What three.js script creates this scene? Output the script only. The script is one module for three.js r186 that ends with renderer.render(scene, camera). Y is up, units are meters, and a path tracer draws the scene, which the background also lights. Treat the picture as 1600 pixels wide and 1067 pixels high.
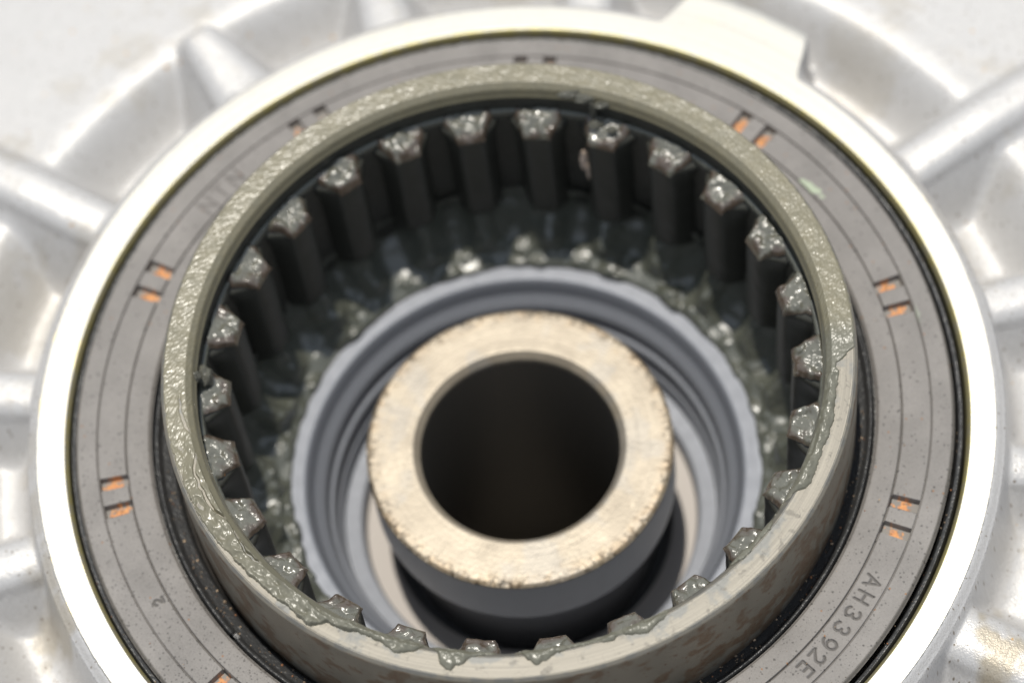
import * as THREE from 'three';

// ------------------------------------------------------------------ camera, sky, sun, exposure
const renderer = new THREE.WebGLRenderer({ antialias: true });
renderer.toneMapping = THREE.LinearToneMapping;
renderer.toneMappingExposure = 1.1;
renderer.shadowMap.enabled = true;
renderer.shadowMap.type = THREE.PCFSoftShadowMap;
const scene = new THREE.Scene();

// world plan below is in millimetres, z up, axle on the z axis; S turns it into metres, y up
const S = 0.001;
const V = (x, y, z) => new THREE.Vector3(x * S, z * S, -y * S);

const camera = new THREE.PerspectiveCamera(13.521, 1024 / 682, 0.01, 5);
camera.position.copy(V(0.8148, -117.117, 227.569));
camera.up.copy(V(0.15707, 0.86802, 0.47102).normalize());
camera.lookAt(V(0.8148, -117.117 + 47.6942, 227.569 - 87.8935));
camera.focus = 0.242;
camera.userData.fStop = 17.5;

const SUN = new THREE.Vector3(-0.027, 0.142, 0.989).normalize();
const sun = new THREE.DirectionalLight(new THREE.Color(1, 0.95, 0.86), 4.0);
sun.position.copy(V(SUN.x * 400, SUN.y * 400, SUN.z * 400));
sun.castShadow = true;
sun.shadow.radius = 1.5;
sun.shadow.mapSize.set(4096, 4096);
Object.assign(sun.shadow.camera, { left: -0.12, right: 0.12, top: 0.12, bottom: -0.12, near: 0.05, far: 1 });
sun.shadow.bias = -0.0002;
scene.add(sun, sun.target);

{
  const W = 64, H = 64, d = new Float32Array(W * H * 4);
  for (let j = 0; j < H; j++) {
    const el = ((j + 0.5) / H - 0.5) * Math.PI, s = Math.sin(el);
    const t = Math.pow(Math.max(0, s), 0.55), g = Math.min(1, Math.max(0, (s + 0.03) / 0.06));
    const up = [0.82 + (0.50 - 0.82) * t, 0.86 + (0.585 - 0.86) * t, 0.93 + (0.72 - 0.93) * t], dn = [0.36, 0.35, 0.33];
    for (let i = 0; i < W; i++) for (let c = 0; c < 3; c++) d[(j * W + i) * 4 + c] = 0.95 * (dn[c] + (up[c] - dn[c]) * g), d[(j * W + i) * 4 + 3] = 1;
  }
  const t = new THREE.DataTexture(d, W, H, THREE.RGBAFormat, THREE.FloatType);
  t.mapping = THREE.EquirectangularReflectionMapping; t.magFilter = t.minFilter = THREE.LinearFilter; t.needsUpdate = true;
  scene.background = t; scene.environment = t;
}

// ------------------------------------------------------------------ noise
const TAU = Math.PI * 2, R = Math.PI / 180;
const clamp = (x, a = 0, b = 1) => (x < a ? a : x > b ? b : x), mix = (a, b, t) => a + (b - a) * t;
const sm = (a, b, x) => { const t = clamp((x - a) / (b - a)); return t * t * (3 - 2 * t); };
function h3(x, y, z, s) {
  let n = Math.imul(x, 374761393) ^ Math.imul(y, 668265263) ^ Math.imul(z, 2147483647 - 1274126177) ^ Math.imul(s, 1442695041);
  n = Math.imul(n ^ (n >>> 13), 1274126177); n = Math.imul(n ^ (n >>> 15), 2246822519);
  return ((n ^ (n >>> 16)) >>> 0) / 4294967296;
}
function vn(x, y, z = 0, s = 0) {                                   // value noise, -1 .. 1
  const xi = Math.floor(x), yi = Math.floor(y), zi = Math.floor(z);
  let a = x - xi, b = y - yi, c = z - zi; a = a * a * (3 - 2 * a); b = b * b * (3 - 2 * b); c = c * c * (3 - 2 * c);
  const l = (u, v, t) => u + (v - u) * t;
  const p = (k) => l(l(h3(xi, yi, zi + k, s), h3(xi + 1, yi, zi + k, s), a), l(h3(xi, yi + 1, zi + k, s), h3(xi + 1, yi + 1, zi + k, s), a), b);
  return (c === 0 ? p(0) : l(p(0), p(1), c)) * 2 - 1;
}
function fbm(x, y, z, oct, s = 0) { let a = 0, w = 0.5; for (let i = 0; i < oct; i++) { a += w * vn(x, y, z, s + i); x = x * 2.03 + 7.1; y = y * 2.03 + 3.7; z *= 2.03; w *= 0.5; } return a; }
function cells(x, y, s) {                                            // distance to the nearest random point, and that point's own number
  const xi = Math.floor(x), yi = Math.floor(y); let best = 9, id = 0;
  for (let i = -1; i < 2; i++) for (let j = -1; j < 2; j++) {
    const px = xi + i + h3(xi + i, yi + j, 1, s), py = yi + j + h3(xi + i, yi + j, 2, s), d = Math.hypot(px - x, py - y);
    if (d < best) { best = d; id = h3(xi + i, yi + j, 3, s); }
  }
  return [best, id];
}
let seed = 20240;
const rnd = () => { seed = (Math.imul(seed, 1664525) + 1013904223) | 0; return (seed >>> 0) / 4294967296; };

// ------------------------------------------------------------------ textures (flat plan maps in mm, and a tiling grain)
function tex(n, fn, { srgb = false, repeat = 1 } = {}) {
  const d = new Uint8Array(n * n * 4);
  for (let j = 0; j < n; j++) for (let i = 0; i < n; i++) {
    const v = fn(i / n, j / n, i, j), k = (j * n + i) * 4;
    if (v.length) { d[k] = clamp(v[0]) * 255; d[k + 1] = clamp(v[1]) * 255; d[k + 2] = clamp(v[2]) * 255; } else d[k] = d[k + 1] = d[k + 2] = clamp(v) * 255;
    d[k + 3] = 255;
  }
  const t = new THREE.DataTexture(d, n, n); t.magFilter = THREE.LinearFilter; t.minFilter = THREE.LinearMipmapLinearFilter; t.generateMipmaps = true;
  t.wrapS = t.wrapT = THREE.RepeatWrapping; t.repeat.set(repeat, repeat); t.needsUpdate = true;
  if (srgb) t.colorSpace = THREE.SRGBColorSpace;
  return t;
}
const toS = (c) => (c <= 0.0031308 ? 12.92 * c : 1.055 * Math.pow(c, 1 / 2.4) - 0.055);
const lin = (r, g, b) => [toS(r), toS(g), toS(b)];
const tn = (u, v, f, s) => {                                         // tiling value noise
  const x = u * f, y = v * f, xi = Math.floor(x), yi = Math.floor(y); let a = x - xi, b = y - yi; a = a * a * (3 - 2 * a); b = b * b * (3 - 2 * b);
  const h = (i, j) => h3((i + f) % f, (j + f) % f, 0, s);
  return mix(mix(h(xi, yi), h(xi + 1, yi), a), mix(h(xi, yi + 1), h(xi + 1, yi + 1), a), b);
};
const grain = tex(512, (u, v) => 0.45 * tn(u, v, 256, 1) + 0.3 * tn(u, v, 128, 2) + 0.25 * tn(u, v, 40, 3));
const lumps = tex(512, (u, v) => 0.4 * tn(u, v, 24, 4) + 0.35 * tn(u, v, 60, 5) + 0.25 * tn(u, v, 140, 6));
const rep = (t, n) => { const c = t.clone(); c.repeat.set(n, n); c.needsUpdate = true; return c; };

// ------------------------------------------------------------------ meshes
function numbered(name) { numbered.n ??= {}; const k = numbered.n[name] = (numbered.n[name] ?? -1) + 1; return k ? name + '_' + String(k).padStart(3, '0') : name; }
function thing(name, label, category, zBase, kind) {
  const o = new THREE.Group(); o.name = numbered(name); o.position.y = zBase * S; scene.add(o);
  o.userData = { label, category }; if (kind) o.userData.kind = kind; o.userData.zBase = zBase; return o;
}
function meshOf(name, g, m, parent, kind) {
  const o = new THREE.Mesh(g, m); o.name = numbered(name); o.castShadow = o.receiveShadow = true; parent.add(o);
  if (kind) o.userData.kind = kind; return o;
}
const PLAN = 100;                                                    // plan maps cover 100 mm
function build(pos, idx, { z0 = 0, col, uv, nor } = {}) {
  const n = pos.length / 3, p = new Float32Array(pos.length), t = new Float32Array(n * 2);
  for (let i = 0; i < n; i++) {
    const x = pos[3 * i], y = pos[3 * i + 1], z = pos[3 * i + 2];
    p[3 * i] = x * S; p[3 * i + 1] = (z - z0) * S; p[3 * i + 2] = -y * S;
    t[2 * i] = x / PLAN + 0.5; t[2 * i + 1] = y / PLAN + 0.5;
  }
  const g = new THREE.BufferGeometry();
  g.setAttribute('position', new THREE.BufferAttribute(p, 3));
  g.setAttribute('uv', new THREE.BufferAttribute(uv ? new Float32Array(uv) : t, 2));
  if (col) g.setAttribute('color', new THREE.BufferAttribute(new Float32Array(col), 3));
  g.setIndex(idx.length ? Array.from(idx) : []);
  if (nor) g.setAttribute('normal', nor); else g.computeVertexNormals();
  return g;
}
// sheet over (i, j); closed joins the last j to the first.  f(i, j) -> [x, y, z];  pick(i, j) -> which piece the quad belongs to (or null to drop it)
function sheet(ni, nj, f, { closed = false, color, uvf, pick, z0 = 0 } = {}) {
  const pos = new Float32Array(ni * nj * 3), col = color && new Float32Array(ni * nj * 3), uv = uvf && new Float32Array(ni * nj * 2), sets = new Map();
  for (let i = 0; i < ni; i++) for (let j = 0; j < nj; j++) {
    const k = i * nj + j, q = f(i, j); pos.set(q, 3 * k); if (col) col.set(color(i, j, q), 3 * k); if (uv) uv.set(uvf(i, j, q), 2 * k);
  }
  const mj = closed ? nj : nj - 1;
  for (let i = 0; i < ni - 1; i++) for (let j = 0; j < mj; j++) {
    const key = pick ? pick(i, j) : 0; if (key === null) continue;
    const a = i * nj + j, b = a + nj, d = i * nj + (j + 1) % nj, c = d + nj;
    if (!sets.has(key)) sets.set(key, []); sets.get(key).push(a, b, c, a, c, d);
  }
  if (!pick) return build(pos, sets.get(0), { z0, col, uv });
  const whole = build(pos, [].concat(...[...sets.values()].map((s) => s)), { z0, col, uv }), out = new Map(), A = whole.attributes;
  for (const [key, ix] of sets) {                                    // pieces share one smooth surface: same normals along their seams
    const map = new Map(), old = [], nix = [];
    for (const v of ix) { if (!map.has(v)) { map.set(v, old.length); old.push(v); } nix.push(map.get(v)); }
    const g = new THREE.BufferGeometry();
    for (const [n, w] of [['position', 3], ['normal', 3], ['uv', 2], ...(col ? [['color', 3]] : [])]) {
      const arr = new Float32Array(old.length * w); old.forEach((v, k) => { for (let c = 0; c < w; c++) arr[k * w + c] = A[n].array[v * w + c]; });
      g.setAttribute(n, new THREE.BufferAttribute(arr, w));
    }
    g.setIndex(nix); out.set(key, g);
  }
  return out;
}
// profile of [r, z, corner radius]: rounded corners, long flats subdivided
function profile(pts, step = 1.2) {
  const out = [];
  const push = (r, z) => { const l = out[out.length - 1]; if (!l || Math.hypot(l[0] - r, l[1] - z) > 1e-4) out.push([r, z]); };
  const line = (r, z) => { const l = out[out.length - 1]; if (l) { const n = Math.ceil(Math.hypot(l[0] - r, l[1] - z) / step); for (let i = 1; i < n; i++) push(mix(l[0], r, i / n), mix(l[1], z, i / n)); } push(r, z); };
  pts.forEach((p, i) => {
    const [r, z, c = 0] = p, a = pts[i - 1], b = pts[i + 1];
    if (!a || !b || !c) return line(r, z);
    const da = Math.hypot(a[0] - r, a[1] - z), db = Math.hypot(b[0] - r, b[1] - z), k = Math.min(c, da * 0.48, db * 0.48);
    const A = [r + (a[0] - r) * k / da, z + (a[1] - z) * k / da], B = [r + (b[0] - r) * k / db, z + (b[1] - z) * k / db];
    line(A[0] + (a[0] - r) * k / da * 0.05, A[1] + (a[1] - z) * k / da * 0.05);
    for (let s = 0; s <= 5; s++) { const t = s / 5; push((1 - t) ** 2 * A[0] + 2 * t * (1 - t) * r + t * t * B[0], (1 - t) ** 2 * A[1] + 2 * t * (1 - t) * z + t * t * B[1]); }
    push(B[0] + (b[0] - r) * k / db * 0.05, B[1] + (b[1] - z) * k / db * 0.05);
  });
  return out;
}
function lathe(pts, nth, { step, disp, color, uvf, z0 = 0, cx = 0, cy = 0 } = {}) {
  const P = profile(pts, step), n = P.length, N = P.map((p, i) => { const a = P[Math.max(0, i - 1)], b = P[Math.min(n - 1, i + 1)], l = Math.hypot(b[0] - a[0], b[1] - a[1]) || 1; return [-(b[1] - a[1]) / l, (b[0] - a[0]) / l]; });
  const L = [0]; for (let i = 1; i < n; i++) L.push(L[i - 1] + Math.hypot(P[i][0] - P[i - 1][0], P[i][1] - P[i - 1][1]));
  return sheet(n, nth + 1, (i, j) => {
    const th = (j % nth) / nth * TAU, d = disp ? disp(P[i][0], P[i][1], th, L[i], i / (n - 1)) : 0, r = P[i][0] + N[i][0] * d;
    return [cx + r * Math.cos(th), cy + r * Math.sin(th), P[i][1] + N[i][1] * d];
  }, { z0, color: color && ((i, j, q) => color(P[i][0], P[i][1], j / nth * TAU, L[i], q)), uvf: uvf ? (i, j) => uvf(L[i], j / nth, P[i]) : (i, j) => [j / nth * Math.round(TAU * 25 / 20), L[i] / 20] });
}
const std = (o) => new THREE.MeshStandardMaterial(o), phy = (o) => new THREE.MeshPhysicalMaterial(o);
const C = (r, g, b) => new THREE.Color().setRGB(r, g, b);
const angle = (a) => { a %= TAU; return a > Math.PI ? a - TAU : a < -Math.PI ? a + TAU : a; };

// ------------------------------------------------------------------ the cast wheel hub: lip, tab, pocket floor, ribs
const hub = thing('wheel_hub', 'cast silver aluminium wheel hub with ribbed pockets and machined lip around the bearing', 'wheel hub', -28);
const LIPR = (th) => {                                               // outer edge of the machined face, with the tab at upper right
  const base = 42.75 + 0.22 * Math.cos(th - 140 * R), a = th / R, t = sm(42.9, 46.2, a) * (1 - sm(60.0, 63.2, a));
  return base + (46.9 + 0.5 * Math.cos((a - 55) * 0.06) - base) * t;
};
const machined = phy({ color: C(0.78, 0.755, 0.70), metalness: 0.85, roughness: 0.42, roughnessMap: null, bumpMap: rep(grain, 8), bumpScale: 0.00001 });
const mapLip = tex(1024, (u, v) => {
  const x = (u - 0.5) * PLAN, y = (v - 0.5) * PLAN, th = Math.atan2(y, x) / R, r = Math.hypot(x, y);
  let k = [0.43, 0.418, 0.385];
  const st = sm(0.05, 0.4, fbm(x * 0.9, y * 0.9, 0, 3, 40) - 0.35 + 0.5 * sm(14, 2, Math.abs(Math.abs(th) - 166) + 6 * (th < 0))); k = [mix(k[0], 0.62, st * 0.7), mix(k[1], 0.53, st * 0.7), mix(k[2], 0.33, st * 0.7)];
  const sp = cells(x * 1.1, y * 1.1, 41); if (sp[1] > 0.72 && sp[0] < 0.11 * (sp[1] - 0.4)) k = [0.22, 0.17, 0.10];
  if (r < 40.34 + 0.05 * vn(x * 1.3, y * 1.3, 0, 143)) { const t = 0.7 + 0.3 * vn(x * 2, y * 2, 0, 43); k = [mix(k[0], 0.56, t), mix(k[1], 0.50, t), mix(k[2], 0.22, t)]; }   // yellowed film on the inner chamfer
  const hair = vn(r * 9, th * 0.04, 0, 42) * 0.04; return lin(k[0] + hair, k[1] + hair, k[2] + hair);
}, { srgb: true });
machined.color.set(1, 1, 1); machined.map = mapLip;
const cast = phy({ metalness: 0.3, roughness: 0.47, bumpMap: rep(grain, 9), bumpScale: 0.00006, clearcoat: 0.08, clearcoatRoughness: 0.35 });
cast.map = tex(2048, (u, v) => {
  const x = (u - 0.5) * PLAN * 1.6, y = (v - 0.5) * PLAN * 1.6;
  let k = [0.445, 0.434, 0.422], w = fbm(x * 0.16, y * 0.16, 3, 4, 50), low = sm(10, -35, y) * 0.8 + 0.4;
  const d = sm(0.08, 0.42, w + 0.12 * vn(x * 1.5, y * 1.5, 0, 51)) * low * 0.7; k = [mix(k[0], 0.30, d), mix(k[1], 0.255, d), mix(k[2], 0.18, d)];
  const sp = cells(x * 1.25, y * 1.25, 52); if (sp[1] > 0.8 - 0.25 * low && sp[0] < 0.16 * (sp[1] - 0.3)) k = [0.16, 0.13, 0.10];
  const sq = cells(x * 0.32, y * 0.32, 53); if (sq[1] > 0.80 && sq[0] + 0.03 * vn(x * 3, y * 3, 0, 55) < 0.035) k = [0.42, 0.26, 0.12];
  const g = vn(x * 6, y * 6, 0, 54) * 0.02; return lin(k[0] + g, k[1] + g, k[2] + g);
}, { srgb: true });
{
  // lip: bore wall, small inner chamfer, flat machined face up to LIPR
  const N = 1440, W = [[40.02, -9], [40.02, -3], [40.02, -0.72], [40.02, -0.52], [40.04, -0.36], [40.26, -0.06], [40.31, -0.015], [40.38, 0], [40.6, 0], [41.2, 0], [42, 0], [42.3, 0]];
  const T = 12, n = W.length + T;
  const g = sheet(n, N + 1, (i, j) => {
    const th = j / N * TAU, Re = LIPR(th); let r, z;
    if (i < W.length) [r, z] = W[i]; else { const t = (i - W.length + 1) / T; r = mix(42.3, Re, t); z = 0; if (i === n - 1) z = -0.10; if (i === n - 2) { r = Re - 0.12; z = -0.01; } }
    const wob = i >= n - 2 ? 0.06 * vn(th * 90, 1, 0, 33) : 0;
    return [(r + wob) * Math.cos(th), (r + wob) * Math.sin(th), z];
  }, { z0: -28 });
  meshOf('lip', g, machined, hub);

  // casting
  const ribs = [                                                     // [angle, half width, crest height at the lip, where the crest ends, crest height outside]
    [5.5, 2.3, -2.2, 90, -3.0], [26, 2.3, -1.6, 90, -1.2], [-15, 1.8, -3.2, 54, -5.0], [-37.5, 2.7, -2.0, 90, -2.2], [98, 2.4, -1.4, 52.5, -2.2], [118.2, 2.7, -0.7, 53.2, -0.7],
    [143, 2.4, -1.2, 90, -0.6], [166.5, 2.3, -2.0, 90, -2.4], [-172.5, 2.3, -2.2, 90, -2.8], [-149, 2.4, -2.2, 90, -2.6], [-127, 2.4, -2, 60, -2.4], [-104, 2.4, -2, 90, -2.4], [-81, 2.4, -2, 90, -2.4], [-59, 2.4, -2, 60, -2.4], [73, 2.2, -2.0, 54, -2.6],
  ];
  const base = (d, r, bw = 0.9) => {                                           // away from the lip edge: bevel, wall, pocket floor, outer wall, web
    const wall = d < bw ? mix(-0.08, -1.0, sm(0, bw, d) * 0.6 + d / bw * 0.4) : -1.0 - 7.6 * (1 - Math.exp(-Math.pow(Math.max(0, d - bw), 1.25) * mix(3, 1.15, (bw - 0.25) / 0.65)));
    const up = 4.9 * sm(47.5, 53.9, r), web = -0.11 * Math.max(0, r - 55) - 0.0006 * Math.max(0, r - 56) ** 2;
    return [wall + up + web, wall];
  };
  const smax = (a, b, k) => { const h = clamp(0.5 + 0.5 * (a - b) / k); return mix(b, a, h) + k * h * (1 - h); };
  const rr = []; for (let r = 0; r < 0.9; r += 0.15) rr.push(r); for (let r = 0.9; r < 6; r += 0.16) rr.push(r); for (let r = 6; r < 16; r += 0.4) rr.push(r); for (let r = 16; r < 80; r += 2.2) rr.push(r);
  const N2 = 1800, id = new Int8Array(rr.length * N2).fill(-1);
  const gs = sheet(rr.length, N2, (i, j) => {
    const th = j / N2 * TAU, R0 = LIPR(th), d = rr[i], r = R0 + d - 0.01, a = th / R;
    let z = base(d, r, mix(0.9, 0.25, sm(0.2, 1.5, R0 - 43)))[0], who = -1, bd = -99;
    ribs.forEach(([ra, hw, c0, end, c1], k) => {
      const s = angle((a - ra) * R) * r; if (Math.abs(s) > 9) return;
      const t = clamp((r - 43) / 10); let crest = mix(c0, c1, t) - (end < 80 ? 1.5 * Math.max(0, r - end + 1.2) ** 1.5 : 0.035 * Math.max(0, r - 53));
      const q = Math.abs(s) / (hw * (end < 80 ? 1.35 - 0.55 * t : 1.1)), h = crest - 0.95 * hw * (1 - Math.sqrt(Math.max(0, 1 - Math.min(q, 0.96) ** 2.8))) - 2.2 * Math.max(0, q - 0.9) * hw;
      const hh = Math.min(h, d < 0.9 ? -0.08 - 1.1 * d : h);
      if (hh > z - 0.3 && hh > bd) { who = k; bd = hh; }
      z = smax(z, hh, 1.7 * sm(0, 1.6, d) + 0.02);
    });
    if (i === 0) z = -0.11;
    id[i * N2 + j] = who;
    z += 0.05 * fbm(r * 0.5 * Math.cos(th), r * 0.5 * Math.sin(th), 0, 3, 60) * sm(0.3, 1.5, d);
    return [r * Math.cos(th), r * Math.sin(th), z];
  }, { closed: true, z0: -28, pick: (i, j) => { const k = id[i * N2 + j]; return k >= 0 && rr[i] > 0.7 && rr[i] < 34 ? 'rib' + k : 'web'; },
    uvf: (i, j, q) => [q[0] / (PLAN * 1.6) + 0.5, q[1] / (PLAN * 1.6) + 0.5] });
  for (const [k, g2] of gs) meshOf(k === 'web' ? 'pocket_web' : 'rib', g2, cast, hub);
  // the closed back of the hub, under the bearing
  meshOf('bore_floor', lathe([[0.02, -62], [9.3, -62], [9.3, -28], [17.5, -27.5], [24, -27.5], [24, -20], [38, -20], [40.02, -20], [40.02, -8.9]], 180, { z0: -28 }), std({ color: C(0.10, 0.095, 0.09), roughness: 0.7 }), hub);
}

// ------------------------------------------------------------------ the sealed ball bearing
const BX = -0.22, BY = 0.30, ZB = -0.55;
const bearing = thing('ball_bearing', 'sealed ball bearing with dusty grey seal face stamped AH3392E pressed into the hub', 'ball bearing', -10);
const glyph = {                                                      // strokes in a box one high
  A: [[[0, 0], [0.37, 1], [0.74, 0]], [[0.13, 0.34], [0.61, 0.34]]],
  H: [[[0.04, 0], [0.04, 1]], [[0.70, 0], [0.70, 1]], [[0.04, 0.52], [0.70, 0.52]]],
  E: [[[0.62, 0], [0.06, 0], [0.06, 1], [0.62, 1]], [[0.06, 0.52], [0.52, 0.52]]],
  N: [[[0.02, 0], [0.02, 1], [0.70, 0], [0.70, 1]]],
  T: [[[0.35, 0], [0.35, 1]], [[0, 1], [0.70, 1]]],
};
{
  const arc = (cx, cy, rx, ry, a0, a1, n = 12) => Array.from({ length: n + 1 }, (_, i) => { const a = (a0 + (a1 - a0) * i / n) * R; return [cx + rx * Math.cos(a), cy + ry * Math.sin(a)]; });
  glyph['3'] = [[...arc(0.34, 0.75, 0.28, 0.25, 160, -80), ...arc(0.34, 0.26, 0.33, 0.26, 80, -160)]];
  glyph['2'] = [[...arc(0.34, 0.70, 0.30, 0.30, 160, -30), [0.04, 0], [0.68, 0]]];
  glyph['9'] = [[...arc(0.36, 0.66, 0.31, 0.34, 0, 360, 18)], [...arc(0.30, 0.58, 0.37, 0.58, 10, -95)]];
}
const strokes = [];                                                  // [angle, r] polylines as local millimetres: { th0, segs }
function letter(ch, th, rBase, h) { strokes.push({ th: th * R, rb: rBase, h, segs: glyph[ch].flatMap((l) => l.slice(1).map((b, i) => [l[i][0] - 0.36, l[i][1], b[0] - 0.36, b[1]])) }); }
[...'AH3392E'].forEach((c, i) => letter(c, [-38.1, -40.75, -43.55, -46.25, -49.0, -51.55, -54.0][i], 35.27, 1.32));
letter('2', -157.65, 35.1, 0.85);
[...'NTN'].forEach((c, i) => letter(c, 134.2 - 3.0 * i, 35.0, 1.7));
function engraved(r, th) {
  let best = 9;
  for (const s of strokes) {
    const x = -angle(th - s.th) * (s.rb + s.h / 2), y = r - s.rb; if (Math.abs(x) > s.h * 0.8 || y < -0.4 || y > s.h + 0.4) continue;
    for (const [ax, ay, bx, by] of s.segs) {
      const px = x / s.h - ax, py = y / s.h - ay, dx = bx - ax, dy = by - ay, t = clamp((px * dx + py * dy) / (dx * dx + dy * dy || 1));
      best = Math.min(best, Math.hypot(px - dx * t, py - dy * t) * s.h);
    }
  }
  return best;
}
const G1 = 34.62, G2 = 37.22, RIN = 32.45, ROUT = 39.2;
const notches = []; for (let k = -1; k < 9; k++) for (const s of [-2.15, 2.15]) notches.push((-27.65 + 35.34 * k + s) * R);
const NW = 0.92 * R;
const notchAt = (r, th) => { if (r < G1 || r > G2 - 0.08) return -1; for (let k = 0; k < notches.length; k++) if (Math.abs(angle(th - notches[k])) < NW) return k; return -1; };
const sealMat = phy({ color: C(1, 1, 1), roughness: 0.6, metalness: 0, specularIntensity: 0.7, bumpMap: rep(grain, 10), bumpScale: 0.00002 });
sealMat.map = tex(2048, (u, v) => {
  const x = (u - 0.5) * PLAN - BX, y = (v - 0.5) * PLAN - BY, th = Math.atan2(y, x) / R, r = Math.hypot(x, y);
  if (r < 31 || r > 41) return [0, 0, 0];
  let k = [0.172, 0.160, 0.149];
  const w = fbm(x * 0.35, y * 0.35, 1, 4, 70) * 0.22 + vn(x * 7, y * 7, 0, 71) * 0.05 + vn(x * 14, y * 14, 0, 72) * 0.06; k = k.map((c) => c * (1 + w));
  const dusty = sm(20, -38, y) * (0.3 + 1.0 * sm(12, -26, x));           // grit lies on the near half
  const fp = cells(x * 5.3, y * 5.3, 173); if (fp[1] > 0.97 - 0.45 * dusty && fp[0] < 0.22) k = k.map((c) => c * 0.72);
  const sp = cells(x * 3.1, y * 3.1, 73); if (sp[1] > 0.93 - 0.30 * dusty && sp[0] < 0.24 * (0.3 + h3(Math.floor(sp[1] * 9999), 1, 1, 7))) k = k.map((c) => c * 0.5);
  const sq = cells(x * 1.1, y * 1.1, 74); if (sq[1] > 0.86 && sq[0] < 0.11) k = k.map((c) => c * 0.42);
  const so = cells(x * 0.8, y * 0.8, 75); if (so[1] > 0.9 && so[0] < 0.07) k = [0.20, 0.10, 0.05];
  const en = engraved(r, th * R); if (en < 0.13) k = k.map((c) => c * mix(th > 0 ? 0.88 : 0.5, 1, sm(0.04, 0.12, en)));   // dirt packed into the stamping
  // pale smear of paint at the upper right
  const ang = 29.4, lx = angle((th - ang) * R) * 34.6, ly = r - 35.05 + lx * 0.18, e = Math.hypot(lx / 1.75, ly / 0.42) + 0.35 * vn(x * 2.3, y * 2.3, 0, 76); if (e < 0.95) { const t = sm(0.95, 0.6, e); k = [mix(k[0], 0.30, t), mix(k[1], 0.34, t), mix(k[2], 0.25, t)]; }
  const e2 = Math.hypot(angle((th - 4) * R) * 37 / 1.3, (r - 37.4) / 0.3) + 0.4 * vn(x * 2.3, y * 2.3, 0, 77); if (e2 < 0.9) { const t = 0.6 * sm(0.9, 0.4, e2); k = [mix(k[0], 0.22, t), mix(k[1], 0.24, t), mix(k[2], 0.19, t)]; }
  const nk = notchAt(r, th * R);
  if (nk >= 0) {
    const dr = (r - mix(G1, G2, 0.36 + 0.2 * h3(nk, 1, 1, 1))) / 0.92, dt = angle(th * R - notches[nk]) / NW * 0.75 + 0.16 * Math.sign(Math.cos(th * R)) ;
    const e = Math.hypot(dr, dt) + 0.5 * vn(x * 3.4, y * 3.4, 0, 79) + 0.25 * vn(x * 9, y * 9, 0, 179), t = 0.9 * sm(1.0, 0.55, e), q = 0.5 + 0.5 * vn(x * 6, y * 6, 0, 80), dk = sm(0.35, 0.6, vn(x * 5 + 30, y * 5, 0, 180)) * 0.5;
    k = [mix(0.20, mix(0.64, 0.48, q) * (1 - dk), t), mix(0.185, mix(0.30, 0.19, q) * (1 - dk), t), mix(0.17, mix(0.10, 0.075, q) * (1 - dk), t)];
  }
  return lin(...k);
}, { srgb: true });
const rustMat = phy({ color: C(1, 1, 1), roughness: 0.8, map: sealMat.map, bumpMap: rep(grain, 14), bumpScale: 0.00002 });
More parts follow.
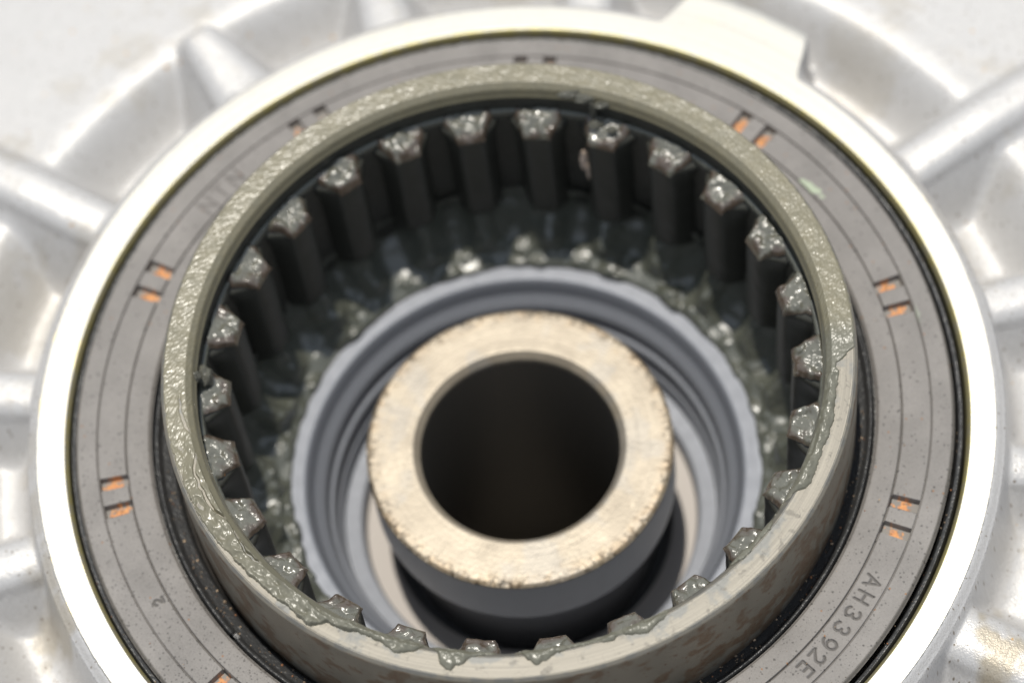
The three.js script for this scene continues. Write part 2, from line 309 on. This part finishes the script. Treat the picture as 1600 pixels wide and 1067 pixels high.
{
  const rs = [], ths = [];
  const addR = (a, b, n) => { for (let i = 0; i < n; i++) rs.push(mix(a, b, i / n)); };
  rs.push(RIN - 0.10, RIN - 0.04); addR(RIN, RIN + 0.2, 3); addR(RIN + 0.2, G1 - 0.16, 8); addR(G1 - 0.16, G1 + 0.1, 9); addR(G1 + 0.1, 36.45, 28); addR(36.45, G2 - 0.14, 7); addR(G2 - 0.14, G2 + 0.14, 9); addR(G2 + 0.14, ROUT - 0.3, 9); addR(ROUT - 0.3, ROUT, 5); rs.push(ROUT, ROUT + 0.06);
  const edges = notches.flatMap((n) => [n - NW, n + NW]).map((a) => ((a % TAU) + TAU) % TAU);
  for (let a = 0; a < 360;) { ths.push(a * R); const s = a > 180 ? a - 360 : a; a += (s < -36.5 && s > -56) || Math.abs(s + 157.6) < 1.2 ? 0.055 : (s > 125 && s < 137) ? 0.11 : 0.22; }
  for (const e of edges) for (const d of [-0.05, 0.05]) ths.push(((e + d * R) % TAU + TAU) % TAU);
  ths.sort((a, b) => a - b);
  const depth = (r, th) => {
    let z = ZB;
    const g = (c, w, d) => { const q = Math.abs(r - c) / w; if (q < 1) z -= d * (1 - q * q) ; };
    g(G1, 0.10, 0.34); g(G2, 0.085, 0.24 + 0.05 * Math.sin(th * 3));
    if (r > RIN + 0.05 && r < G1) z += 0.02 * sm(0, 1, (r - RIN));
    if (notchAt(r, th) >= 0) z -= 0.75;
    const e = engraved(r, th); if (e < 0.15) z -= 0.14 * sm(0.15, 0.05, e);
    if (r < RIN + 0.2) z -= 0.35 * (1 - sm(RIN - 0.1, RIN + 0.2, r)); if (r > ROUT - 0.3) z -= 0.55 * sm(ROUT - 0.32, ROUT + 0.06, r) ** 2;
    return z + 0.012 * vn(r * Math.cos(th) * 0.6, r * Math.sin(th) * 0.6, 0, 78);
  };
  const gs = sheet(rs.length, ths.length, (i, j) => [BX + rs[i] * Math.cos(ths[j]), BY + rs[i] * Math.sin(ths[j]), depth(rs[i], ths[j])], {
    closed: true, z0: -10,
    pick: (i, j) => { const jn = (j + 1) % ths.length, t = ths[j] + angle(ths[jn] - ths[j]) / 2, k = notchAt((rs[i] + rs[i + 1]) / 2, t); return k >= 0 && notchAt(rs[i], ths[j]) >= 0 && notchAt(rs[i + 1], ths[jn]) >= 0 && notchAt(rs[i], ths[jn]) >= 0 && notchAt(rs[i + 1], ths[j]) >= 0 ? 'n' + k : 'face'; },
  });
  for (const [k, g] of gs) {
    const o = meshOf(k === 'face' ? 'seal_face' : 'notch', g, k === 'face' ? sealMat : rustMat, bearing);
    if (k === 'face') o.userData.label = 'dusty grey seal face with two fine ring lines and stamped letters'; else o.userData.label = 'recessed notch stained orange with rust';
  }
  const rub = phy({ color: C(0.028, 0.028, 0.028), roughness: 0.36, bumpMap: rep(lumps, 3), bumpScale: 0.00006 });
  meshOf('outer_ring', lathe([[ROUT - 0.02, -2.0], [ROUT + 0.08, -1.7, 0.05], [ROUT + 0.2, -1.05, 0.08], [39.72, -0.95, 0.08], [39.85, -1.2, 0.1], [40.0, -1.9]], 720, { z0: -10, cx: BX * 0.3, cy: BY * 0.3, disp: (r, z, th) => 0.03 * fbm(th * 60, r * 4, z * 4, 3, 81) }), rub, bearing);
  meshOf('seal_lip', lathe([[30.25, -2.6], [30.55, -1.95, 0.15], [31.55, -1.55, 0.2], [31.72, -1.15, 0.1], [31.98, -0.98, 0.12], [32.14, -1.2, 0.12], [32.22, -1.9, 0.1], [32.5, -1.9]], 1440, { z0: -10, step: 0.2, cx: BX, cy: BY, disp: (r, z, th) => 0.05 * fbm(th * 70, r * 3, z * 3, 3, 82) - (Math.abs(angle(th - 213.5 * R)) < 0.012 && r > 31.6 ? 0.25 : 0) }), rub, bearing);
  meshOf('inner_ring', lathe([[28, -10], [30.1, -9], [30.1, -3], [30.3, -2.7], [30.6, -2.7]], 360, { z0: -10 }), std({ color: C(0.05, 0.045, 0.04), metalness: 0.4, roughness: 0.5 }), bearing);
}

// ------------------------------------------------------------------ the splined sleeve, its teeth and its grease
const sleeve = thing('splined_sleeve', 'steel sleeve with internal spline teeth coated in dark grey-green grease', 'splined sleeve', -13);
const ZT = 9.68;
sleeve.position.x = 0.15 * S;
const steel = phy({ vertexColors: true, metalness: 0.4, roughness: 0.5 });
steel.bumpMap = tex(512, (u, v) => 0.6 * tn((u * 0.02) % 1, v, 512, 90) + 0.3 * tn((u * 0.01) % 1, v, 170, 91) + 0.1 * tn(u, v, 256, 92)); steel.bumpScale = 0.000012;
const grease = phy({ vertexColors: true, color: C(1, 1, 1), roughness: 0.40, clearcoat: 0.3, clearcoatRoughness: 0.22, bumpMap: rep(lumps, 5), bumpScale: 0.00005 });
const capGrease = phy({ vertexColors: true, roughness: 0.27, clearcoat: 0.6, clearcoatRoughness: 0.16, bumpMap: rep(lumps, 4), bumpScale: 0.00006 });
const greaseDark = phy({ color: C(0.034, 0.034, 0.028), roughness: 0.42, specularIntensity: 0.5, clearcoat: 0.1, clearcoatRoughness: 0.2, bumpMap: rep(lumps, 4), bumpScale: 0.00006 });
{
  meshOf('collar', lathe([[27.4, 5.6], [27.38, 9.15, 0.12], [27.85, ZT, 0.12], [27.95, ZT], [27.96, ZT - 0.2], [29.66, ZT - 0.2], [29.67, ZT], [29.78, ZT, 0.1], [30.06, ZT - 0.34, 0.16], [30.18, 3], [30.22, -3.2], [29.9, -9]], 1080, {
    z0: -13, step: 0.16, uvf: (l, t) => [t * 9, l / 6],
    color: (r, z, th, l, q) => {
      const out = r > 29.95 && z < ZT - 0.3;
      if (!out) { const m = 0.5 + 0.5 * fbm(q[0] * 1.5, q[1] * 1.5, 0, 4, 93) + 0.12 * vn(r * 7, th * 12, 0, 193), st = sm(0.42, 0.62, m); return [mix(0.18, 0.14, st), mix(0.165, 0.135, st), mix(0.135, 0.12, st)]; }
      const n = fbm(th * 22, z * 0.8, 2, 5, 94), ru = sm(-0.02, 0.3, n + 0.28 * sm(5, -1, z) - 0.06 + 0.14 * vn(th * 60, z * 2, 0, 95)), w = sm(0.5, 0.75, 0.5 + vn(th * 110, z * 3.2, 0, 96));
      const dot = cells(th * 30 * 1.3, z * 1.3, 196), rd = dot[1] > 0.82 && dot[0] < 0.16 * dot[1] ? 0.8 : 0, low = vn(th * 18, z * 0.3, 5, 197) * 0.12; let k = [mix(0.165, 0.128, ru), mix(0.146, 0.094, ru), mix(0.114, 0.062, ru)]; k = k.map((c, i) => mix(c * (1 + low), [0.10, 0.05, 0.026][i], Math.max(0.45 * w * ru, rd))); return k;
    } }), steel, sleeve);
  const rim = phy({ metalness: 0.25, roughness: 0.48, bumpMap: rep(grain, 8), bumpScale: 0.00001 });
  rim.map = tex(2048, (u, v) => {
    const x = (u - 0.5) * 64, y = (v - 0.5) * 64, r = Math.hypot(x, y); if (r < 27 || r > 31) return [0, 0, 0];
    const th = Math.atan2(y, x), s = th * 28.7, w = r + 0.05 * vn(s * 0.15, 0, 0, 300), line = 0.13 * vn(w * 9, s * 0.12, 0, 301) + 0.10 * vn(w * 21, s * 0.2, 0, 302);
    const film = sm(0.02, 0.42, fbm(x * 0.55, y * 0.55, 0, 4, 303) + 0.10 * vn(x * 4, y * 4, 0, 304) + 0.25 * sm(28.8, 28, r) - 0.05), dk = sm(0.30, 0.5, fbm(x * 1.7, y * 1.7, 4, 4, 305));
    const sc = Math.abs(vn(x * 0.9 + 9, y * 0.9, 0, 306) + 0.25 * vn(x * 3, y * 3, 0, 307)) < 0.018 ? 0.72 : 1;
    const k = [0.195, 0.178, 0.145].map((c, i) => mix(c * (1 + line), [0.125, 0.128, 0.122][i] * (1 + line * 0.4), film * 0.8) * (1 - 0.35 * dk) * sc);
    return lin(...k);
  }, { srgb: true });
  meshOf('rim_face', lathe([[27.94, ZT], [29.68, ZT]], 1080, { z0: -13, step: 0.4 }), rim, sleeve);
  { const g = sleeve.children[sleeve.children.length - 1].geometry, P = g.attributes.position, T = g.attributes.uv; for (let i = 0; i < P.count; i++) T.setXY(i, P.getX(i) / S / 64 + 0.5, -P.getZ(i) / S / 64 + 0.5); }
  // grease-coated bore wall above and between the teeth
  meshOf('bore_wall', lathe([[26.95, -12.5], [26.92, 6.0, 0.18], [27.26, 6.25, 0.15], [27.36, 9.1]], 1080, { z0: -13, step: 0.35, disp: (r, z, th) => 0.05 * fbm(th * 40, z * 1.4, 0, 3, 97) * (z < 8.6 ? 1 : 0.2) }), greaseDark, sleeve);
  // teeth
  const flank = phy({ color: C(0.034, 0.034, 0.028), roughness: 0.42, specularIntensity: 0.5, bumpMap: rep(lumps, 3), bumpScale: 0.00004 });
  const NT = 26, pitch = TAU / NT, half = [[2.28, 27.05], [2.16, 26.7], [1.92, 26.1], [1.62, 25.4], [1.40, 25.0], [1.18, 24.74], [0.75, 24.62]];
  const sect = []; for (const [w, r] of half) sect.push([-w, r]); for (const w of [-0.3, 0, 0.3]) sect.push([w, 24.58]); for (const [w, r] of [...half].reverse()) sect.push([w, r]);
  for (let k = 0; k < NT; k++) {
    const tc = 90.3 * R + k * pitch, put = (x, r, z) => { const a = tc + x / 26.2; return [r * Math.cos(a), r * Math.sin(a), z]; };
    const zs = []; for (let z = -10; z < 4.6; z += 0.8) zs.push([z, 1]); zs.push([4.75, 1], [5.0, 0.985], [5.2, 0.95], [5.35, 0.86], [5.6, 0.6], [5.8, 0.3], [5.95, 0]);
    const zbot = -9.3 + 0.8 * h3(k, 1, 1, 5);
    const tooth = meshOf('spline_tooth', sheet(zs.length, sect.length, (i, j) => {
      let [x, r] = sect[j]; const [z, s] = zs[i], b = sm(zbot - 0.7, zbot + 1.6, z); r = 27.05 + (r - 27.05) * s * (0.25 + 0.75 * b); x *= s > 0 ? 0.25 + 0.75 * s : 0.2; x *= 1 + 0.22 * sm(2.4, 5.0, z) * sm(25.2, 26.8, r);
      const n = 0.09 * fbm(x * 1.1 + k * 9, z * 0.8, r, 3, 98); return put(x + n, r + n, z);
    }, { z0: -13 }), flank, sleeve);
    // lump of grease on the tooth's end face
    const M = 22, Q = 26, sx = 0.9 + 0.35 * h3(k, 2, 1, 5), seedK = k * 13.7;
    meshOf('grease_cap', sheet(M, Q, (i, j) => {
      const v = i / (M - 1), u = j / (Q - 1) * 2 - 1, r = mix(27.35, 24.62, v), w = mix(2.45, 1.38, v) * (0.95 + 0.12 * fbm(v * 3, seedK, 0, 2, 99));
      const edge = Math.max(Math.abs(u) ** 12, v > 0.85 ? ((v - 0.85) / 0.15) ** 2 : 0, v < 0.06 ? 1 - v / 0.06 : 0);
      const [cd, ci] = cells(u * w * 1.15 + seedK, r * 1.15, 100), dome = Math.sqrt(Math.max(0, 1 - (cd / 0.62) ** 2)) * (0.15 + 0.3 * ci);
      const z = mix(6.2, 5.35, v) + (0.05 + 0.45 * h3(k, 4, 1, 5) * sm(0.1, 0.6, fbm(u * w * 0.5 + seedK, r * 0.5, 0, 2, 201) + 0.4) + dome * sx * 0.7 + 0.16 * fbm(u * w * 1.8 + seedK, r * 1.8, 0, 3, 101)) * (1 - edge) - 0.28 * edge;
      return put(u * w + 0.06 * vn(v * 9, u * 4, k, 102), r + 0.05 * vn(u * 2, seedK, 1, 103), z);
    }, { z0: -13, color: (i, j, q) => { const v = i / (M - 1), u = Math.abs(j / (Q - 1) * 2 - 1), b = sm(0.55, 1.0, Math.max(u, v * 0.95) + 0.4 * vn(q[0] * 1.4, q[1] * 1.4, q[2], 151)); return [mix(0.105, 0.070, b), mix(0.103, 0.052, b), mix(0.082, 0.038, b)]; }, uvf: (i, j) => [u01(j, Q) * 0.1 + k * 0.07, i / M * 0.1] }), capGrease, tooth);
  }
  function u01(j, n) { return j / n; }
  meshOf('ledge_grease', lathe([[26.86, 5.7], [26.9, 6.2, 0.2], [27.2, 6.42, 0.2], [27.42, 6.1]], 1200, { z0: -13, step: 0.1, disp: (r, z, th) => 0.10 * fbm(th * 22, z, 0, 3, 160), color: () => [0.075, 0.077, 0.062] }), grease, sleeve);
  // lumpy band of grease below the teeth, down to the seat ring
  const dome = (x, y, s, f) => { const [d, id] = cells(x, y, s); return id > f ? Math.max(0, 1 - (d / (0.45 + 0.3 * id)) ** 2) ** 1.3 * id : 0; };
  const bed = meshOf('grease_bed', lathe([[26.9, -6.8], [26.3, -8.9, 0.8], [24.9, -11.2, 0.8], [23.1, -12.8, 0.4], [22.0, -13.35, 0.2], [21.8, -14.3]].reverse(), 1600, {
    z0: -13, step: 0.16, disp: (r, z, th, l, t) => {
      const e = sm(0, 0.22, t), a = th * 24, c = l, ph = Math.cos((th - 90.3 * R) * 26 + 0.5 * vn(th * 9, 2, 0, 117));
      const front = sm(0.30, 0.52, t) * (1 - sm(0.80, 0.97, t)), beads = 1 - 0.75 * sm(0.35, 0.6, t);
      return e * (beads * (0.72 * dome(a * 0.44, c * 0.50, 110, 0.30) + 0.28 * dome(a * 0.8 + 4, c * 0.8, 111, 0.6)) + 0.8 * fbm(a * 0.28, c * 0.3, 0, 2, 112) + 0.1)
        + front * (ph > 0 ? 1.25 * ph + 0.35 * fbm(a * 0.7, c * 0.7, 3, 2, 118) : 0.8 * ph) + 0.10 * (1 - e) * fbm(a * 0.4, 0, 0, 3, 113);
    } }), phy({ color: C(0.066, 0.069, 0.054), roughness: 0.32, clearcoat: 0.6, clearcoatRoughness: 0.26, bumpMap: rep(lumps, 3), bumpScale: 0.00004 }), sleeve, 'stuff');
  bed.userData.label = 'lumpy wet grease squeezed out below the teeth';

  // the smear on the rim
  const E = [[-14, 28.45], [-12.3, 28.15], [-10.2, 29.2], [-8.6, 29.85], [-5, 29.95], [20, 29.9], [60, 29.95], [120, 29.92], [170, 29.85], [200, 29.65], [215, 29.3], [223, 29.2], [228.5, 29.5], [231.2, 28.6], [233.7, 28.55], [236.8, 28.15], [240.5, 28.25], [241.9, 28.5], [244.3, 28.72], [246.7, 28.2], [248.2, 27.45], [248.9, 27.2], [250.2, 27.75], [251.4, 28.9], [253, 29.25], [254.2, 28.8], [256.9, 27.85], [259.1, 27.62], [260.7, 27.3], [262.3, 27.25], [264.5, 27.5], [265.7, 28.3], [267, 28.8], [268.4, 28.45], [270.9, 28.05], [272.6, 27.7], [274.3, 27.75], [277.5, 27.9], [280.1, 28.2], [281.5, 27.8], [283.4, 28.25], [286, 28.62], [288.9, 28.1], [291.8, 27.5], [294, 26.9], [303, 26.9], [305.6, 27.7], [307.4, 27.95], [310.3, 27.8], [313.5, 27.92], [317, 27.3], [321, 27.6], [324, 28.6], [330, 28.5], [336.7, 28.6], [341.5, 28.4], [346, 28.45]];
  const edgeAt = (a) => { a = ((a + 14) % 360 + 360) % 360 - 14; for (let i = 1; i < E.length; i++) if (a <= E[i][0]) { const t = (a - E[i - 1][0]) / (E[i][0] - E[i - 1][0]); return mix(E[i - 1][1], E[i][1], t * t * (3 - 2 * t)); } return E[E.length - 1][1]; };
  const rimZ = (r) => (r < 27.38 ? ZT - 0.53 - (27.38 - r) * 3 : r < 27.85 ? ZT - 0.53 + (r - 27.38) * 1.128 : r < 29.72 ? ZT : ZT - (r - 29.72) * 1.0);
  const nr = 60, nth = 2600, r0 = 27.1, r1 = 30.02;
  const smear = meshOf('rim_grease', sheet(nr, nth + 1, (i, j) => {
    const th = (j % nth) / nth * TAU, a = th / R, r = mix(r0, r1, i / (nr - 1)), x = r * Math.cos(th), y = r * Math.sin(th);
    const e = edgeAt(a) + 0.09 * vn(th * 60, 0, 0, 120) + 0.05 * vn(th * 160, 0, 0, 121), d = e - r;
    const A = a > 346 ? a - 360 : a, thick = mix(0.07, 0.42, sm(178, 235, A)) + 0.09 * sm(20, -6, A) * (A < 30 ? 1 : 0), low = sm(232, 246, A);
    const s = A * R * 28.7, pa = s * 0.82 + r * 0.57, pb = r * 0.82 - s * 0.57, film = 0.018 * vn(pa * 1.9, pb * 6, 0, 122) + 0.018 * vn(pa * 5, pb * 12, 0, 123) + 0.05 * fbm(s * 0.5, r * 0.8, 0, 2, 222);
    const lump = fbm(x * 0.95, y * 0.95, 0, 4, 124), ridge = 1 - Math.abs(vn(s * 0.55, r * 1.1 + 0.5 * vn(s * 0.8, 3, 0, 127), 0, 125));
    const gouge = 0.44 * sm(0.16, 0.02, Math.abs(r - (28.05 + 0.55 * vn(s * 0.33, 0, 0, 126) + 0.12 * vn(s * 1.7, 0, 0, 128)))) * sm(176, 186, A) * (1 - sm(224, 232, A));
    let t = d > 0 ? (thick * (1 + 0.5 * lump) + (1 - 0.85 * sm(184, 214, A)) * film + 0.32 * sm(180, 205, A) * fbm(s * 1.1, r * 1.7, 3, 3, 224) + 0.34 * sm(180, 200, A) * (1 - low) * (ridge - 0.6) - gouge) * Math.sqrt(clamp(d / mix(0.12, 0.55, low))) : -0.09;
    if (r < 27.85 && A > 182 && A < 232) t = 0.05 + 0.02 * lump;       // smooth strip on the chamfer
    if (r < 27.25) t = -0.09;
    return [x, y, rimZ(r) + Math.max(-0.09, t)];
  }, { z0: -13, color: (i, j, q) => { const a = ((Math.atan2(q[1], q[0]) / R) + 360) % 360, film = (1 - sm(178, 240, a)) * (1 - 0.6 * sm(338, 350, a)) + sm(352, 358, a), n = 0.5 + 0.5 * fbm(q[0] * 1.3, q[1] * 1.3, 0, 3, 131), f = clamp(film) * (0.55 + 0.6 * n); return [mix(0.118, 0.158, f), mix(0.114, 0.141, f), mix(0.085, 0.090, f)]; },
    uvf: (i, j, q) => [q[0] / PLAN + 0.5, q[1] / PLAN + 0.5] }), grease, sleeve);
  smear.userData.label = 'olive grey grease smeared over the rim';
  // loose lumps caught on the bore wall
  const blob = (x, y, z, rx, ry, rz, s, m = grease) => {
    const g = new THREE.IcosahedronGeometry(1, 5), p = g.attributes.position;
    for (let i = 0; i < p.count; i++) { const X = p.getX(i), Y = p.getY(i), Z = p.getZ(i), k = 1 + 0.55 * fbm(X * 1.7 + s, Y * 1.7, Z * 1.7, 3, 130); p.setXYZ(i, (x + X * rx * k) * S, (z + 13 + Z * rz * k) * S, -(y + Y * ry * k) * S); }
    g.computeVertexNormals(); if (m === grease) g.setAttribute('color', new THREE.BufferAttribute(new Float32Array(p.count * 3).map((_, i) => [0.09, 0.088, 0.068][i % 3]), 3)); return meshOf('grease_lump', g, m, sleeve);
  };
  const pol = (a, r) => [r * Math.cos(a * R), r * Math.sin(a * R)];
  blob(...pol(171.2, 26.75), 6.9, 0.8, 0.9, 0.9, 1); blob(...pol(172.8, 27.2), 8.2, 0.45, 0.5, 0.6, 11);
  blob(...pol(67.0, 27.15), 9.0, 0.9, 0.5, 0.45, 2); blob(...pol(65.4, 26.9), 7.7, 0.30, 0.32, 1.5, 3); blob(...pol(70.0, 27.25), 9.2, 1.1, 0.4, 0.35, 4);
  blob(...pol(63.6, 27.1), 8.6, 0.8, 0.4, 0.35, 5); blob(...pol(64.5, 26.3), 6.4, 0.7, 0.5, 0.4, 12); blob(...pol(61.0, 26.0), 6.5, 0.5, 0.4, 0.35, 13);
  const fibre = phy({ color: C(0.5, 0.40, 0.32), roughness: 0.6 });
  blob(...pol(67.2, 25.6), 0.9, 0.42, 0.3, 1.5, 6, fibre).name = numbered('torn_scrap'); blob(...pol(66.2, 25.2), -0.4, 0.2, 0.2, 1.3, 7, fibre).name = numbered('torn_scrap');
  const rusty = phy({ color: C(0.45, 0.17, 0.02), roughness: 0.5 });
  blob(...pol(190.6, 26.2), 5.5, 0.22, 0.42, 0.3, 8, rusty).name = numbered('rust_fleck');
}

// ------------------------------------------------------------------ the stepped seat rings deep inside
const seat = thing('stepped_seat', 'stepped polished steel ring deep inside the sleeve around the spacer tube', 'seat ring', -27);
{
  const pol = phy({ color: C(0.20, 0.21, 0.235), metalness: 0.3, roughness: 0.5, bumpMap: steel.bumpMap, bumpScale: 0.000015 });
  const opt = { z0: -27, step: 0.4, uvf: (l, t) => [t * 6, l / 5] };
  meshOf('outer_flange', lathe([[17.8, -22.2], [17.85, -20.4, 0.2], [18.2, -20.2, 0.15], [18.3, -18.2, 0.3], [18.75, -18.0, 0.15], [18.9, -16.4, 0.3], [19.9, -15.3, 0.25], [20.15, -14.4, 0.2], [20.5, -13.6, 0.3], [23.2, -13.6], [23.4, -15]], 720, opt), pol, seat);
  meshOf('inner_step', lathe([[15.9, -23.9], [16.1, -22.4, 0.3], [17.9, -22.1, 0.2], [18.0, -22.6]], 720, opt), pol, seat);
  meshOf('floor_washer', lathe([[13.6, -24.4], [16.2, -24.2]], 360, opt), phy({ color: C(0.29, 0.265, 0.245), metalness: 0.25, roughness: 0.55 }), seat);
}

// ------------------------------------------------------------------ the spacer tube on the axle line
const tube = thing('spacer_tube', 'thick-walled steel spacer tube standing in the centre with a dark open bore', 'spacer tube', -27);
{
  const face = phy({ metalness: 0.35, roughness: 0.45 });
  const pitAt = (x, y) => sm(0.16, 0.42, fbm(x * 2.6, y * 2.6, 0, 4, 143)), edgeAt = (x, y, r) => sm(12.5, 13.9, r + 0.7 * fbm(x * 0.9, y * 0.9, 0, 3, 142));
  face.map = tex(1024, (u, v) => {
    const x = (u - 0.5) * 32, y = (v - 0.5) * 32, r = Math.hypot(x, y); if (r < 8.5 || r > 15) return [0, 0, 0];
    const th = Math.atan2(y, x), m = fbm(x * 0.5, y * 0.5, 0, 4, 141), e = edgeAt(x, y, r), pit = pitAt(x, y), line = 0.07 * vn(r * 7, th * 3, 0, 144) + 0.05 * vn(r * 17, th * 5, 0, 145);
    const sc = Math.abs(vn(x * 0.5 + 5, y * 0.5, 0, 146) + 0.1 * vn(x * 2, y * 2, 0, 147)) < 0.012 ? 1.18 : 1, g = sm(0.15, 0.4, fbm(x * 0.35 + 4, y * 0.35, 0, 3, 148)) * 0.35;
    let k = [0.315 + 0.08 * m, 0.27 + 0.07 * m, 0.207 + 0.055 * m].map((c) => c * (1 + line) * sc);
    k = k.map((c, i) => mix(c, [0.25, 0.245, 0.235][i], g)); k = k.map((c, i) => mix(c, [0.32, 0.235, 0.145][i], 0.6 * e * (0.25 + 0.75 * sm(-0.2, 0.3, fbm(x * 1.4, y * 1.4, 2, 3, 149)))));
    return lin(...k.map((c) => c * (1 - pit * mix(0.07, 0.42, e))));
  }, { srgb: true });
  face.bumpMap = tex(1024, (u, v) => { const x = (u - 0.5) * 32, y = (v - 0.5) * 32, r = Math.hypot(x, y); return r < 8.5 || r > 15 ? 0.7 : 0.75 - 0.5 * pitAt(x, y) * mix(0.1, 1, edgeAt(x, y, r)) + 0.06 * vn(r * 9, 0, 0, 150) + 0.08 * vn(x * 9, y * 9, 0, 151); }); face.bumpScale = 0.00008;
  meshOf('outer_wall', lathe([[14.10, -8.42], [14.12, -15.0, 0.2], [13.6, -15.7, 0.2], [12.3, -15.8, 0.2], [12.2, -26.9]], 720, { z0: -27, step: 0.4, uvf: (l, t) => [t * 6, l / 5] }), phy({ color: C(0.36, 0.36, 0.37), metalness: 0.75, roughness: 0.36, bumpMap: steel.bumpMap, bumpScale: 0.00001 }), tube);
  meshOf('tube_end', lathe([[9.15, -9.3], [9.2, -8.75, 0.1], [9.75, -8.02, 0.15], [13.8, -8.0, 0.12], [14.1, -8.28, 0.12], [14.11, -8.45]], 900, {
    z0: -27, step: 0.25, disp: (r, z, th) => (r > 13.5 && z > -8.6 ? -0.16 * sm(0.1, 0.55, fbm(th * 40, z * 2, 0, 3, 140)) : 0), uvf: (l, t, p) => [p[0] * Math.cos(t * TAU) / 32 + 0.5, p[0] * Math.sin(t * TAU) / 32 + 0.5],
}), face, tube);
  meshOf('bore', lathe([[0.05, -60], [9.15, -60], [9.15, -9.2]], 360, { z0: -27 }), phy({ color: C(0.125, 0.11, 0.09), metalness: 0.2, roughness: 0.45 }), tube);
}

// ------------------------------------------------------------------ grit lying in the groove round the sleeve
{
  const g = new THREE.IcosahedronGeometry(1, 1), n = 700, mats = phy({ color: C(0.16, 0.12, 0.085), roughness: 0.8 });
  const im = new THREE.InstancedMesh(g, mats, n), M = new THREE.Matrix4(), q = new THREE.Quaternion(), e = new THREE.Euler();
  for (let i = 0; i < n; i++) {
    const a = i < 560 ? (185 + 165 * rnd()) * R : rnd() * TAU, w = rnd();
    let r, z; if (w < 0.62) { r = 30.5 + 1.1 * rnd(); z = mix(-1.95, -1.5, clamp((r - 30.5) / 1.1)); } else if (w < 0.8) { r = 39.45 + 0.35 * rnd(); z = -0.86; } else { r = 32.7 + 6.4 * rnd(); z = ZB; }
    const s = (0.03 + 0.10 * rnd() ** 3) * S * (w < 0.62 ? 1.15 : 0.7); e.set(rnd() * 6, rnd() * 6, rnd() * 6); q.setFromEuler(e);
    M.compose(V(BX + r * Math.cos(a), BY + r * Math.sin(a), z + 0.03), q, new THREE.Vector3(s, s * (0.6 + 0.6 * rnd()), s * (0.6 + 0.5 * rnd())));
    im.setMatrixAt(i, M);
    im.setColorAt(i, rnd() < 0.15 ? C(1.3, 0.75, 0.45) : rnd() < 0.3 ? C(2.4, 2.3, 2.1) : C(0.9, 0.85, 0.78).multiplyScalar(0.4 + rnd()));
  }
  im.name = 'grit'; im.castShadow = im.receiveShadow = true;
  im.userData = { label: 'brown and grey grit scattered in the black groove around the sleeve', category: 'grit', kind: 'stuff' };
  scene.add(im);
}

renderer.render(scene, camera);
